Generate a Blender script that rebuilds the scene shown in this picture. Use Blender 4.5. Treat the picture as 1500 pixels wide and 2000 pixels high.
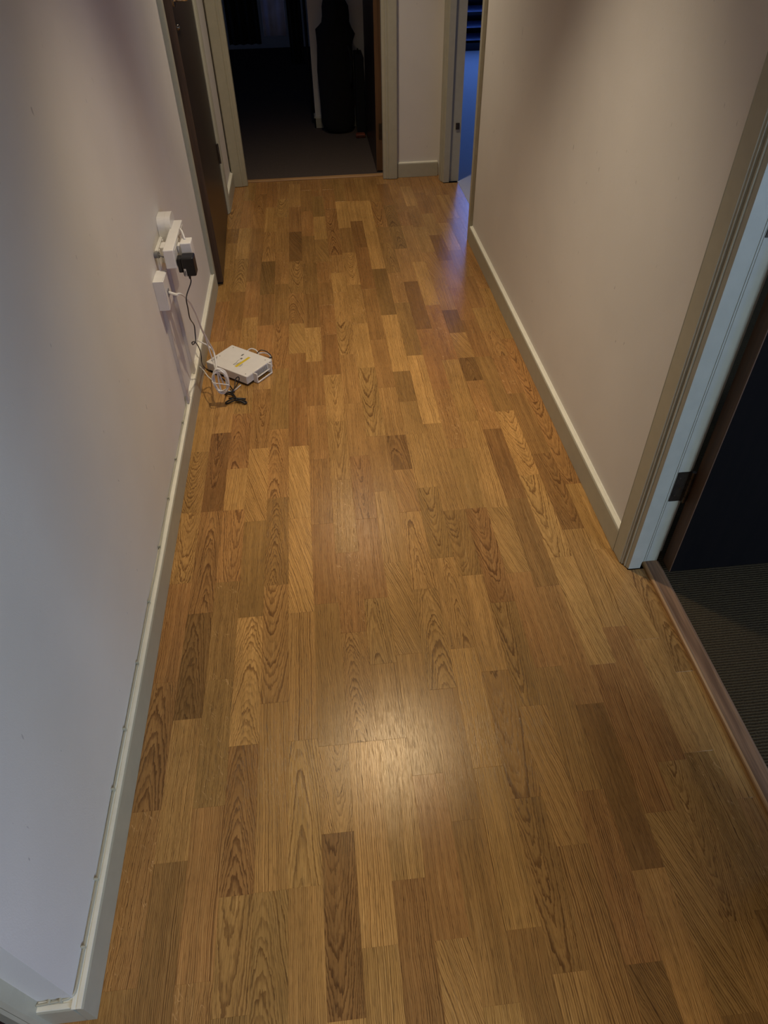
import bpy, bmesh, math, random
from mathutils import Vector, Matrix, noise
random.seed(7)
for o in list(bpy.data.objects): bpy.data.objects.remove(o, do_unlink=True)
S = bpy.context.scene
COL = S.collection

# ------------------------------------------------------------------ camera
# calibrated from the photograph's vanishing points (1500x2000 frame, f = 1338 px)
CAMR = ((0.99487, -0.09966, -0.01724), (-0.08116, -0.68591, -0.72315), (0.06025, 0.72083, -0.69048))
cam = bpy.data.cameras.new('camera')
cam.sensor_fit = 'VERTICAL'; cam.sensor_height = 36.0; cam.lens = 1337.96 * 36 / 2000
cam.clip_start = 0.02; cam.clip_end = 60
camo = bpy.data.objects.new('camera', cam); COL.objects.link(camo)
r_, d_, f_ = (Vector(v).normalized() for v in CAMR)
M3 = Matrix((r_, -d_, -f_)).transposed()
camo.matrix_world = Matrix.Translation((0, 0, 1.5)) @ M3.to_4x4()
S.camera = camo

# ------------------------------------------------------------------ world, exposure, lights
S.view_settings.view_transform = 'Standard'; S.view_settings.look = 'None'
S.view_settings.gamma = 1.0; S.view_settings.use_curve_mapping = False
S.view_settings.exposure = 0.0
W = bpy.data.worlds.new('dusk'); S.world = W; W.use_nodes = True
W.node_tree.nodes['Background'].inputs[0].default_value = (0.10, 0.16, 0.34, 1)
W.node_tree.nodes['Background'].inputs[1].default_value = 0.25

def light(name, kind, loc, energy, color, target=None, **kw):
    l = bpy.data.lights.new(name, kind); l.energy = energy; l.color = color
    for k, v in kw.items(): setattr(l, k, v)
    o = bpy.data.objects.new(name, l); COL.objects.link(o); o.location = loc
    if target is not None:
        o.rotation_euler = (Vector(target) - Vector(loc)).to_track_quat('-Z', 'Y').to_euler()
    return o
WARM = (1.0, 0.84, 0.655)
def downlight(x, y, e, cone=72, z=2.325, r=.03): light('downlight_lamp', 'SPOT', (x, y, z), e, WARM, (x, y, 0), spot_size=math.radians(cone), spot_blend=1.0, shadow_soft_size=r)
downlight(.175, 1.886, 108, 76)
downlight(-.12, -.06, 60, 54)
downlight(.13, 3.75, 80, 112, r=.09)
# daylight coming in through the windows of the side rooms (blue dusk)
light('rear_fill', 'AREA', (-0.3, -1.3, 2.28), 4, (1.0, 0.92, 0.84), (-0.3, -0.6, 0), shape='DISK', size=0.5)  # soft fill added behind the viewpoint
light('window_daylight', 'AREA', (2.45, -2.62, 1.35), 112, (0.53, 0.72, 1.0), (-.5, .9, .5), shape='RECTANGLE', size=1.0, size_y=1.2)
light('window_daylight', 'AREA', (3.42, -1.9, 1.1), 26, (0.03, 0.20, 1.0), (0.87, 1.2, 1.0), shape='RECTANGLE', size=0.8, size_y=1.2)
light('window_daylight', 'AREA', (2.6, 8.7, 1.5), 38, (0.13, 0.30, 1.0), (0.9, 4.2, 0.2), shape='RECTANGLE', size=1.6, size_y=1.6)
light('window_daylight', 'AREA', (-2.4, 5.4, 1.5), 2.5, (0.25, 0.42, 1.0), (-0.2, 6.25, 0.9), shape='RECTANGLE', size=0.9, size_y=1.0)

# ------------------------------------------------------------------ node helpers
def lin(r, g, b): return tuple(((c / 255) / 12.92 if c / 255 <= 0.04045 else ((c / 255 + 0.055) / 1.055) ** 2.4) for c in (r, g, b)) + (1,)
class G:
    def __init__(s, name):
        s.m = bpy.data.materials.new(name); s.m.use_nodes = True; s.t = s.m.node_tree
        s.b = s.t.nodes['Principled BSDF']
    def n(s, typ, **kw):
        x = s.t.nodes.new(typ)
        for k, v in kw.items(): setattr(x, k, v)
        return x
    def put(s, sock, v):
        if isinstance(v, bpy.types.NodeSocket): s.t.links.new(v, sock)
        elif v is not None: sock.default_value = v
    def m_(s, op, a, b=None, c=None, clamp=False):
        x = s.n('ShaderNodeMath', operation=op, use_clamp=clamp)
        for i, v in enumerate((a, b, c)):
            if v is not None: s.put(x.inputs[i], v)
        return x.outputs[0]
    def noise(s, vec, scale=1, detail=2, rough=.5, w=None, lac=2):
        x = s.n('ShaderNodeTexNoise', noise_dimensions='4D' if w is not None else '3D')
        s.put(x.inputs['Vector'], vec); x.inputs['Scale'].default_value = scale
        x.inputs['Detail'].default_value = detail; x.inputs['Roughness'].default_value = rough
        if w is not None: s.put(x.inputs['W'], w)
        return x.outputs[0]
    def comb(s, x, y, z):
        c = s.n('ShaderNodeCombineXYZ')
        for i, v in enumerate((x, y, z)): s.put(c.inputs[i], v)
        return c.outputs[0]
    def sep(s, v):
        c = s.n('ShaderNodeSeparateXYZ'); s.put(c.inputs[0], v); return c.outputs
    def coord(s, which='Object'): return s.n('ShaderNodeTexCoord').outputs[which]
    def smooth(s, v, a, b, lo=0., hi=1.):
        x = s.n('ShaderNodeMapRange', interpolation_type='SMOOTHSTEP')
        s.put(x.inputs[0], v); s.put(x.inputs[1], a); s.put(x.inputs[2], b); s.put(x.inputs[3], lo); s.put(x.inputs[4], hi)
        return x.outputs[0]
    def mix(s, f, a, b, mode='MIX'):
        x = s.n('ShaderNodeMix', data_type='RGBA', blend_type=mode)
        s.put(x.inputs[0], f); s.put(x.inputs[6], a); s.put(x.inputs[7], b); return x.outputs[2]
    def attr(s, name):
        x = s.n('ShaderNodeAttribute', attribute_type='OBJECT', attribute_name=name); return x.outputs['Fac']
    def bump(s, h, strength=.2, dist=.001):
        x = s.n('ShaderNodeBump'); x.inputs['Strength'].default_value = strength; x.inputs['Distance'].default_value = dist
        s.put(x.inputs['Height'], h); s.t.links.new(x.outputs[0], s.b.inputs['Normal'])
    def out(s, color=None, rough=None, metal=0, spec=None):
        if color is not None: s.put(s.b.inputs['Base Color'], color)
        if rough is not None: s.put(s.b.inputs['Roughness'], rough)
        s.b.inputs['Metallic'].default_value = metal
        if spec is not None: s.b.inputs['Specular IOR Level'].default_value = spec
        return s.m
def plain(name, rgb, rough=.5, metal=0, var=.06, scale=30, bump=0, bscale=400):
    g = G(name); v = g.noise(g.coord(), scale, 3)
    k = g.smooth(v, .3, .7, 1 - var, 1 + var)
    c = g.mix(1.0, lin(*rgb), g.comb(k, k, k), 'MULTIPLY')
    if bump: g.bump(g.noise(g.coord(), bscale, 2), bump, .0006)
    return g.out(c, rough, metal)

def wall_paint(name, rgb, marks=True):
    g = G(name); P = g.coord()
    big = g.smooth(g.noise(P, 3, 3), .3, .7, .965, 1.02)
    c = g.mix(1.0, lin(*rgb), g.comb(big, big, big), 'MULTIPLY')
    sx = g.sep(P)
    if marks:   # small scuffs and specks on the matt paint
        sp = g.smooth(g.noise(g.comb(g.m_('MULTIPLY', sx[0], 60), g.m_('MULTIPLY', sx[1], 60), g.m_('MULTIPLY', sx[2], 22)), 1, 2, .6), .735, .78)
        c = g.mix(g.m_('MULTIPLY', sp, .35), c, lin(70, 62, 55))
    h = g.m_('ADD', g.noise(P, 420, 3, .6), g.m_('MULTIPLY', g.noise(P, 60, 2), .8))
    g.bump(h, .35, .0007)
    return g.out(c, .85, spec=.25)

def tint(m, c):
    m.node_tree.nodes['Principled BSDF'].inputs['Specular Tint'].default_value = c; return m
def oak(name):
    """strip oak: a cone of growth rings cut at a different offset in every plank"""
    g = G(name); P = g.coord(); x, y, z = g.sep(P)[:3]
    tone, seed, x0, dd, taper, spc, ray, hue, diag, wob = (g.attr(k) for k in ('tone', 'seed', 'ring_x', 'ring_d', 'taper', 'spacing', 'ray', 'hue', 'diag', 'wobble'))
    slow = g.m_('SUBTRACT', g.noise(g.comb(g.m_('MULTIPLY', x, 16), g.m_('MULTIPLY', y, 5), 0), 1, 2, .5, seed), .5)
    mid = g.m_('SUBTRACT', g.noise(g.comb(g.m_('MULTIPLY', x, 60), g.m_('MULTIPLY', y, 17), 3), 1, 2, .6, seed), .5)
    fine = g.m_('SUBTRACT', g.noise(g.comb(g.m_('MULTIPLY', x, 260), g.m_('MULTIPLY', y, 60), 7), 1, 2, .6, seed), .5)
    xs = g.m_('ADD', g.m_('ADD', g.m_('SUBTRACT', x, x0), g.m_('MULTIPLY', slow, .016)), g.m_('MULTIPLY', y, diag))
    r = g.m_('SQRT', g.m_('ADD', g.m_('MULTIPLY', xs, xs), g.m_('MULTIPLY', dd, dd)))
    r = g.m_('ADD', r, g.m_('MULTIPLY', g.m_('ADD', y, g.m_('MULTIPLY', slow, .05)), taper))
    r = g.m_('ADD', r, g.m_('MULTIPLY', wob, g.m_('ADD', g.m_('MULTIPLY', mid, .0078), g.m_('MULTIPLY', fine, .0036))))
    ph = g.m_('ADD', g.m_('DIVIDE', r, spc), g.m_('MULTIPLY', g.noise(g.comb(g.m_('MULTIPLY', r, 90), 0, 0), 1, 1, .5, seed), 2.2))
    saw = g.m_('FRACT', ph)
    ring = g.m_('MULTIPLY', g.smooth(saw, .30, .86), g.smooth(saw, .99, .90))
    # every ring has its own strength
    rk = g.noise(g.comb(g.m_('FLOOR', ph), 0, 5), 3.1, 0, .5, seed)
    ring = g.m_('MULTIPLY', ring, g.smooth(rk, .30, .66, .30, 1.0))
    # open pores: short dark dashes lying along the plank, thick in the early wood
    px = g.m_('ADD', xs, g.m_('MULTIPLY', g.m_('MULTIPLY', y, taper), .4))
    pore = g.noise(g.comb(g.m_('MULTIPLY', px, 1050), g.m_('MULTIPLY', y, 30), 1), 1, 2, .65, seed)
    pore = g.m_('MULTIPLY', g.smooth(pore, .50, .68), g.m_('ADD', .60, g.m_('MULTIPLY', ring, .6)), clamp=True)
    light_streak = g.noise(g.comb(g.m_('MULTIPLY', px, 420), g.m_('MULTIPLY', y, 9), 11), 1, 2, .6, seed)
    # medullary rays, pale crooked flecks on quarter-sawn strips
    rx = g.noise(g.comb(g.m_('ADD', g.m_('MULTIPLY', x, 75), g.m_('MULTIPLY', y, 40)), g.m_('MULTIPLY', y, 22), 2), 1, 2, .55, seed)
    fleck = g.m_('MULTIPLY', g.smooth(g.m_('ABSOLUTE', g.m_('SUBTRACT', rx, .56)), .016, .003), g.m_('MULTIPLY', ray, g.smooth(g.noise(g.comb(g.m_('MULTIPLY', x, 50), g.m_('MULTIPLY', y, 30), 4), 1, 1, .5, seed), .5, .62)))
    base = g.mix(hue, lin(180, 139, 79), lin(176, 127, 73))
    dark = g.mix(hue, lin(106, 70, 34), lin(100, 62, 33))
    pale = lin(214, 172, 108)
    big = g.noise(g.comb(g.m_('MULTIPLY', x, 10), g.m_('MULTIPLY', y, 4), 9), 1, 2, .5, seed)
    c = g.mix(g.m_('MULTIPLY', g.smooth(light_streak, .50, .75), .45), base, pale)
    c = g.mix(g.m_('MULTIPLY', ring, .78), c, dark)
    c = g.mix(g.m_('MULTIPLY', pore, .92), c, lin(74, 46, 22))
    c = g.mix(g.m_('MULTIPLY', fleck, .5), c, lin(226, 182, 122))
    # little knots
    vo = g.n('ShaderNodeTexVoronoi', voronoi_dimensions='4D'); g.put(vo.inputs['Vector'], g.comb(g.m_('MULTIPLY', x, 9), g.m_('MULTIPLY', y, 4.5), 0)); g.put(vo.inputs['W'], seed); vo.inputs['Scale'].default_value = 1
    c = g.mix(g.smooth(vo.outputs[0], .030, .018, 0, .85), c, lin(52, 30, 16))
    band = g.noise(g.comb(g.m_('MULTIPLY', px, 75), g.m_('MULTIPLY', y, 3.2), 21), 1, 2, .5, seed)
    k = g.m_('MULTIPLY', g.m_('MULTIPLY', tone, g.smooth(big, .25, .75, .88, 1.10)), g.smooth(band, .3, .72, .90, 1.10))
    c = g.mix(1.0, c, g.comb(k, k, k), 'MULTIPLY')
    h = g.m_('SUBTRACT', 0, g.m_('ADD', g.m_('MULTIPLY', ring, .15), g.m_('MULTIPLY', pore, .6)))
    g.bump(g.m_('ADD', h, g.m_('MULTIPLY', g.noise(P, 1300, 2), .9)), .22, .0004)
    return g.out(c, g.m_('ADD', .20, g.m_('MULTIPLY', pore, .12)), spec=.45)

def dark_wood(name, a, b, rough=.38, along='z'):
    g = G(name); P = g.coord(); x, y, z = g.sep(P)[:3]
    if along == 'y': y, z = z, y
    if along == 'x': x, z = z, x
    n1 = g.noise(g.comb(g.m_('MULTIPLY', x, 45), g.m_('MULTIPLY', y, 45), g.m_('MULTIPLY', z, 2.5)), 1, 3, .6)
    n2 = g.noise(g.comb(g.m_('MULTIPLY', x, 320), g.m_('MULTIPLY', y, 320), g.m_('MULTIPLY', z, 9)), 1, 2, .6)
    c = g.mix(g.smooth(n1, .35, .68), lin(*a), lin(*b))
    c = g.mix(g.smooth(n2, .5, .75, 0, .35), c, lin(*[v * .55 for v in a]))
    return g.out(c, rough)

def carpet(name, a, b, ribs):
    g = G(name); P = g.coord(); x, y, z = g.sep(P)[:3]
    n = g.noise(P, 260, 3, .7)
    if ribs:
        wob = g.m_('MULTIPLY', g.noise(g.comb(g.m_('MULTIPLY', x, 90), g.m_('MULTIPLY', y, 40), 0), 1, 2), .0022)
        s = g.m_('SINE', g.m_('MULTIPLY', g.m_('ADD', y, wob), 2 * math.pi / .0078))
        h = g.m_('ADD', g.m_('MULTIPLY', s, .26), g.m_('MULTIPLY', n, 1.1))
    else:
        h = g.m_('MULTIPLY', n, 1.2)
    c = g.mix(g.smooth(h, .0, 1.2), lin(*a), lin(*b))
    g.bump(h, .8, .0028)
    return g.out(c, .95, spec=.1)

M = {}
M['wall'] = wall_paint('matt_wall_paint', (220, 215, 204))
M['ceil'] = wall_paint('ceiling_paint', (228, 224, 216), False)
M['trim'] = plain('stone_eggshell_paint', (176, 172, 150), .42, var=.03, bump=.08)
M['trunk'] = plain('painted_trunking', (214, 209, 198), .6, var=.03)
M['trim_top'] = plain('bright_top_paint', (232, 228, 208), .5, var=.03, bump=.1)  # paler than the boards so their upper faces look brightly lit
M['oak'] = tint(oak('oak_strip'), (1.0, .86, .62, 1))
M['bar'] = dark_wood('oak_threshold', (112, 82, 58), (158, 120, 86), .45, 'y')
M['bar_x'] = dark_wood('oak_threshold_cross', (150, 112, 70), (190, 148, 98), .45, 'x')
M['nosing'] = dark_wood('pale_oak_edge', (168, 126, 78), (196, 152, 98), .4, 'y')
M['walnut'] = dark_wood('dark_veneer', (34, 23, 18), (46, 31, 24), .34)
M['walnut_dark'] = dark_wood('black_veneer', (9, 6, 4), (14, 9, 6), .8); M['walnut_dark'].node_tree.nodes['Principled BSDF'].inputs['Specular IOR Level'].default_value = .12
M['edge'] = dark_wood('door_lipping', (74, 50, 28), (98, 68, 40), .6)
M['ribcarpet'] = carpet('ribbed_carpet', (40, 34, 23), (92, 78, 54), True)
M['carpet'] = carpet('dark_carpet', (60, 52, 46), (104, 92, 82), False)
M['bluecarpet'] = carpet('plain_carpet', (166, 168, 174), (206, 208, 214), False)
M['white'] = plain('white_plastic', (226, 224, 216), .38, var=.02)
M['router'] = plain('router_plastic', (222, 218, 208), .45, var=.02)
M['grey'] = plain('grey_plastic', (120, 120, 120), .5, var=.03)
M['black'] = plain('black_plastic', (14, 14, 15), .4, var=.1)
M['blackm'] = plain('black_fabric', (7, 7, 8), .95, var=.1)
M['metal'] = plain('bronzed_steel', (78, 68, 56), .42, metal=.85, var=.15, scale=60)
M['chrome'] = plain('chrome', (200, 196, 190), .18, metal=1, var=.02)
M['void'] = plain('dark_recess', (16, 12, 10), .9)
M['yellow'] = plain('yellow_print', (214, 186, 40), .5, var=.02)
M['ink'] = plain('grey_ink', (104, 102, 98), .6, var=.02)
M['label'] = plain('paper_label', (206, 202, 190), .6, var=.02)
M['blue'] = plain('blue_cotton', (150, 165, 205), .9, var=.10, scale=12)
M['orange'] = plain('terracotta', (116, 56, 30), .7, var=.2)
M['glassdark'] = plain('night_glass', (16, 20, 30), .08)
M['burgundy'] = plain('deep_red_mat', (46, 22, 24), .9, var=.2)

# ------------------------------------------------------------------ mesh helpers
class MB:
    def __init__(s): s.bm = bmesh.new()
    def box(s, x0, x1, y0, y1, z0, z1, bev=0, seg=2, rot=None, piv=None):
        r = bmesh.ops.create_cube(s.bm, size=1.0); vs = r['verts']
        for v in vs: v.co = Vector(((x0 + x1) / 2 + v.co.x * (x1 - x0), (y0 + y1) / 2 + v.co.y * (y1 - y0), (z0 + z1) / 2 + v.co.z * (z1 - z0)))
        if bev:
            es = list({e for v in vs for e in v.link_edges})
            q = bmesh.ops.bevel(s.bm, geom=es, offset=bev, segments=seg, affect='EDGES', profile=.5)
            vs = list({v for f in q['faces'] for v in f.verts} | {v for v in vs if v.is_valid})
        if rot is not None: bmesh.ops.rotate(s.bm, verts=vs, cent=piv or (0, 0, 0), matrix=rot)
        return vs
    def prism(s, poly, a, b, axis):
        """poly: 2-D outline; axis 'z': (x,y) from z=a..b, 'y': (x,z) from y=a..b, 'x': (y,z)"""
        def P(p, t): return {'z': (p[0], p[1], t), 'y': (p[0], t, p[1]), 'x': (t, p[0], p[1])}[axis]
        A = [s.bm.verts.new(P(p, a)) for p in poly]; B = [s.bm.verts.new(P(p, b)) for p in poly]; n = len(poly)
        fs = [s.bm.faces.new((A[i], A[(i + 1) % n], B[(i + 1) % n], B[i])) for i in range(n)]
        fs += [s.bm.faces.new(A[::-1]), s.bm.faces.new(B)]
        bmesh.ops.recalc_face_normals(s.bm, faces=fs)
        return A + B
    def cyl(s, p, q, r, r2=None, n=16):
        p, q = Vector(p), Vector(q); d = q - p
        m = Matrix.Translation((p + q) / 2) @ d.to_track_quat('Z', 'Y').to_matrix().to_4x4()
        return bmesh.ops.create_cone(s.bm, cap_ends=True, segments=n, radius1=r, radius2=r if r2 is None else r2, depth=d.length, matrix=m)['verts']
    def tube(s, pts, r, n=8, sub=6, closed=False):
        P = spline([Vector(p) for p in pts], sub); k = len(P); rings = []
        t0 = (P[1] - P[0]).normalized(); nrm = t0.orthogonal().normalized()
        for i in range(k):
            t = (P[min(i + 1, k - 1)] - P[max(i - 1, 0)]).normalized()
            nrm = (nrm - t * nrm.dot(t)).normalized(); b = t.cross(nrm)
            rr = r(i / (k - 1)) if callable(r) else r
            rings.append([s.bm.verts.new(P[i] + (nrm * math.cos(a) + b * math.sin(a)) * rr) for a in (2 * math.pi * j / n for j in range(n))])
        for i in range(k - 1):
            for j in range(n): s.bm.faces.new((rings[i][j], rings[i][(j + 1) % n], rings[i + 1][(j + 1) % n], rings[i + 1][j]))
        s.bm.faces.new(rings[0][::-1]); s.bm.faces.new(rings[-1])
    def build(s, name, mat, parent=None, smooth=False, origin=None):
        me = bpy.data.meshes.new(name)
        if origin is not None:
            for v in s.bm.verts: v.co -= Vector(origin)
        s.bm.to_mesh(me); s.bm.free(); me.materials.append(mat)
        if smooth:
            for p in me.polygons: p.use_smooth = True
        o = bpy.data.objects.new(name, me); COL.objects.link(o)
        if origin is not None: o.location = origin
        if parent is not None: o.parent = parent
        if smooth == 'auto':
            me.set_sharp_from_angle(angle=math.radians(38))
        return o
def MB_(fn):
    b = MB(); fn(b); return b
def spline(P, sub):
    if len(P) < 3: return P
    out = []
    for i in range(len(P) - 1):
        p0 = P[i - 1] if i else P[0] * 2 - P[1]; p1, p2 = P[i], P[i + 1]; p3 = P[i + 2] if i + 2 < len(P) else P[-1] * 2 - P[-2]
        for k in range(sub):
            t = k / sub
            out.append(.5 * ((2 * p1) + (p2 - p0) * t + (2 * p0 - 5 * p1 + 4 * p2 - p3) * t * t + (3 * p1 - p0 - 3 * p2 + p3) * t ** 3))
    return out + [P[-1]]
def tag(o, label=None, cat=None, group=None, kind=None):
    for k, v in (('label', label), ('category', cat), ('group', group), ('kind', kind)):
        if v: o[k] = v
    return o
def struct(mb, name, mat, parent=None, **kw):
    o = mb.build(name, mat, parent, **kw)
    if parent is None: o['kind'] = 'structure'
    return o
def thing(name, label, cat, loc=(0, 0, 0), group=None, rz=0):
    o = bpy.data.objects.new(name, None); o.empty_display_size = .05; COL.objects.link(o)
    o.location = loc; o.rotation_euler = (0, 0, rz)
    return tag(o, label, cat, group)
def part(mb, name, mat, parent, **kw): 
    """mesh given in world coordinates, parented with the parent's transform undone"""
    o = mb.build(name, mat, None, **kw); o.parent = parent
    q = Matrix.Identity(4); p = parent
    while p is not None: q = p.matrix_basis @ q; p = p.parent
    o.data.transform(q.inverted()) if kw.get('origin') is None else None
    return o
CR, CD, CF = r_, d_, f_
def ray(px, py): return CR * ((px - 750) / 1337.96) + CD * ((py - 1000) / 1337.96) + CF
def onX(px, py, X): v = ray(px, py); return Vector((0, 0, 1.5)) + v * (X / v.x)
def onZ(px, py, Z=0.): v = ray(px, py); return Vector((0, 0, 1.5)) + v * ((Z - 1.5) / v.z)

# ------------------------------------------------------------------ floor
b = MB(); b.box(-.66, .93, -2.7, 4.76, -.06, -.0125)
floor = struct(b, 'floor', M['void'])
STRIPSX0, PW = -.1006, .0697
STRIPS = {
 -6: '4276c5 3969r3 3764r5 3446s5 1946c4 1636c6 1338s5 1009c4 683r5 354s4',
 -5: '4403s5 3971s6 3555c5 3175s4 2802s5 2048c2 1633c4 1222c2 899s6 570s3',
 -4: '4503c4 4171d5 3952p4 3650p4 3281s5 2161c4 1839s7 1632c5 1329r4 1003r4 678s5 351r5',
 -3: '4271s6 3895c5 3505d2 3131p4 2829s5 2315c4 1942d7 1572s4 1194c7 816c4 492c6 292s4',
 -2: '4106s5 3613r5 3233s4 2046c5 1673c4 1301c5 921s6 493c4',
 -1: '4656s6 4263s4 3876d2 3126c4 2827d5 2309s4 1938d8 1569d8 1194s6 814c6 494s6',
 0: '4532p4 3457r3 3111s3 2496s4 2179s5 1535s5 1217s5 793c6 593c3 266s7',
 1: '4414p4 4081s6 3751d4 3217p4 2708p4 2387c6 2068c5 1111c5 794s7 374s6',
 2: '4523s5 4197c4 3867c4 3536r5 3321s7 3108s5 2815c5 2177s5 1857c4 1542s5 1221c5 1004s5 794s6 486s4',
 3: '4307s7 2421c5 1963p5 1665s6 1349d5 1026s5 700s5 372d6',
 4: '4303p7 3984s3 3614s4 3122s4 2639p5 2267s5 1958c3 1766d5 1558c6 1239c5 914s5 590s5 260s6',
 5: '4298s7 3823s7 3339p3 2853s8 2377s3 2163p5 1958s6 1666c4 1351c5 1028s7 702s6 375s4',
 6: '3873p5 3661c4 2963s4 2491s8 2012s5 1548c4 1274s7 951c5 624c4 296s6',
 7: '4575p4 4203c3 3873c3 3567s5 3175p3 2704s5 2227r5 1856p5 1550c4 1167c4 844d6 516s5',
 8: '4311r4 4083r4 3877s6 3395s7 2920r5 2440s5 1545d5 1269s5 947s5 625s5 296d3',
 9: '4508s6 4168r4 3845r6 3504d5 3189s5 2862s2 2653d6 2446c2 2273r5 1953s3 1579s3 1210s5 833s3 454s7',
 10: '4384s4 3721s3 3073s5 2758s4 2445p4 2057c7 1687c6 1314d6 940s5 563d5',
 11: '3510p5 2866s6 2650c5 2442r5 2165s4 1794c3 1423s5 1051s4 672c5 345s6',
 12: '3946r4 3540r5 3054s5 2575c5 2101c5 1627s6 1331d5 686r4 359r4',
 13: '4271r5 896s5 572s5',
}

TONE = {2: .60, 3: .73, 4: .87, 5: 1.0, 6: 1.12, 7: 1.28, 8: 1.40}
def plank_shape(x0, x1, y0, y1, bm, top=0.):
    e = .00028; zb = top - .012
    lo = [(x0, y0), (x1, y0), (x1, y1), (x0, y1)]
    hi = [(x0 + e, y0 + e), (x1 - e, y0 + e), (x1 - e, y1 - e), (x0 + e, y1 - e)]
    A = [bm.verts.new((*p, zb)) for p in lo]; B = [bm.verts.new((*p, top - e)) for p in lo]; C_ = [bm.verts.new((*p, top)) for p in hi]
    for L, U in ((A, B), (B, C_)):
        for i in range(4): bm.faces.new((L[i], L[(i + 1) % 4], U[(i + 1) % 4], U[i]))
    bm.faces.new(C_); bm.faces.new(A[::-1])
rnd = random.Random(21)
def add_plank(x0, x1, y0, y1, tone, style):
    cx, cy = (x0 + x1) / 2, (y0 + y1) / 2
    bm = MB(); plank_shape(x0 - cx, x1 - cx, y0 - cy, y1 - cy, bm.bm, rnd.uniform(-.00012, .00012))
    o = bm.build('plank', M['oak'], floor); o.location = (cx, cy, 0)
    o['tone'] = TONE[tone] * rnd.uniform(.96, 1.05); o['seed'] = rnd.uniform(0, 300); o['hue'] = rnd.uniform(0, 1) if tone < 6 else rnd.uniform(0, .3)
    o['ray'] = 0.0; o['wobble'] = {'s': rnd.choice((.35, .5, .8)), 'p': .4, 'd': .7}.get(style, 1.0); o['diag'] = rnd.uniform(-.02, .02)
    sgn = rnd.choice((-1, 1))
    if style == 's': v = (sgn * rnd.uniform(.05, .12), .01, sgn * rnd.uniform(-.02, .02), rnd.uniform(.0026, .0044))
    elif style == 'c': v = (rnd.uniform(-.016, .016), rnd.uniform(.012, .035), rnd.choice((-1, 1)) * rnd.uniform(.05, .15), rnd.uniform(.0030, .0050))
    elif style == 'd': v = (-rnd.uniform(.12, .3), .01, rnd.uniform(-.03, .05), rnd.uniform(.0036, .0052))
    elif style == 'r': v = (sgn * .15, .02, .03, .0032); o['ray'] = 1.0
    else: v = (sgn * .3, .05, .02, .0021)
    if style == 'p': o['tone'] *= .95
    for k, q in zip(('ring_x', 'ring_d', 'taper', 'spacing'), v): o[k] = float(q)
    if style == 'd': o['diag'] = rnd.uniform(.12, .30)
NPL = 0
for c in range(-6, 14):
    x0, x1 = STRIPSX0 + c * PW, STRIPSX0 + (c + 1) * PW
    if c == -6: x0 = -.5297
    segs = [(4.72 if c < 12 else (4.69 if c == 12 else 4.53), 5, 's')]
    for w in STRIPS[c].split():
        segs.append((int(w[:-2]) / 1000, int(w[-1]), w[-2]))
    lim = -.12 if c < 12 else (.3 if c > 12 else 0)
    ends = [q[0] for q in segs] + [segs[-1][0] - .36]
    out = []
    for i, (y1, t, st) in enumerate(segs):
        y0 = ends[i + 1]; L = y1 - y0
        if c == 13:                                    # only inside the two doorways
            if y1 > 4.0: out.append((max(y0, 3.70), 4.53, t, st)) if i == 0 else out.append((3.70, 4.271, t, st))
            elif y1 < 1.3: out.append((y0, min(y1, 1.24), t, st))
            continue
        if L > .5:
            k = max(2, round(L / .36)); cuts = sorted([y0 + L * (j + rnd.uniform(-.12, .12)) / k for j in range(1, k)])
            cuts = [y0] + cuts + [y1]
            for j in range(len(cuts) - 1): out.append((cuts[j], cuts[j + 1], t if j == len(cuts) - 2 else rnd.choice((4, 5, 5, 6)), st if j == len(cuts) - 2 else rnd.choice('sscr')))
        else: out.append((y0, y1, t, st))
    lasty = min(q[0] for q in out)
    while lasty > lim: out.append((lasty - .34, lasty, rnd.choice((4, 5, 5, 6)), rnd.choice('sscd'))); lasty -= .34
    if c == 13: out.append((.896, 1.242, 4, 'c'))
    for y0, y1, t, st in out:
        if c == 12: x1c = min(x1, .8075)
        elif c == 13: x1c = .8565 if y1 < 2 else .90
        else: x1c = x1
        if y1 - y0 < .01: continue
        add_plank(x0, x1c, y0, y1, t, st); NPL += 1
for x0, x1 in ((-.66, -.5994), (-.5994, -.5297)):          # the hall floor turning past the near corner
    for y1, y0 in ((.334, .02), (.02, -.34)): add_plank(x0, x1, y0, y1, rnd.choice((4, 5)), 's'); NPL += 1
bm = MB()                                                  # the floor behind the viewpoint
for c in range(-8, 13):
    y = -.12 - rnd.uniform(.36, .5)
    yy0 = -2.7
    while y > yy0:
        plank_shape(max(STRIPSX0 + c * PW, -.66), min(STRIPSX0 + (c + 1) * PW, .8565), max(y - .36, yy0), y, bm.bm); y -= .36
o = bm.build('plank', M['oak'], floor)
for k, q in (('tone', .95), ('seed', 4.), ('ring_x', .3), ('ring_d', .02), ('taper', .01), ('spacing', .0034), ('ray', 0.), ('hue', .5), ('diag', 0.), ('wobble', .6)): o[k] = q
o['kind'] = 'stuff'
print('planks', NPL)

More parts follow.
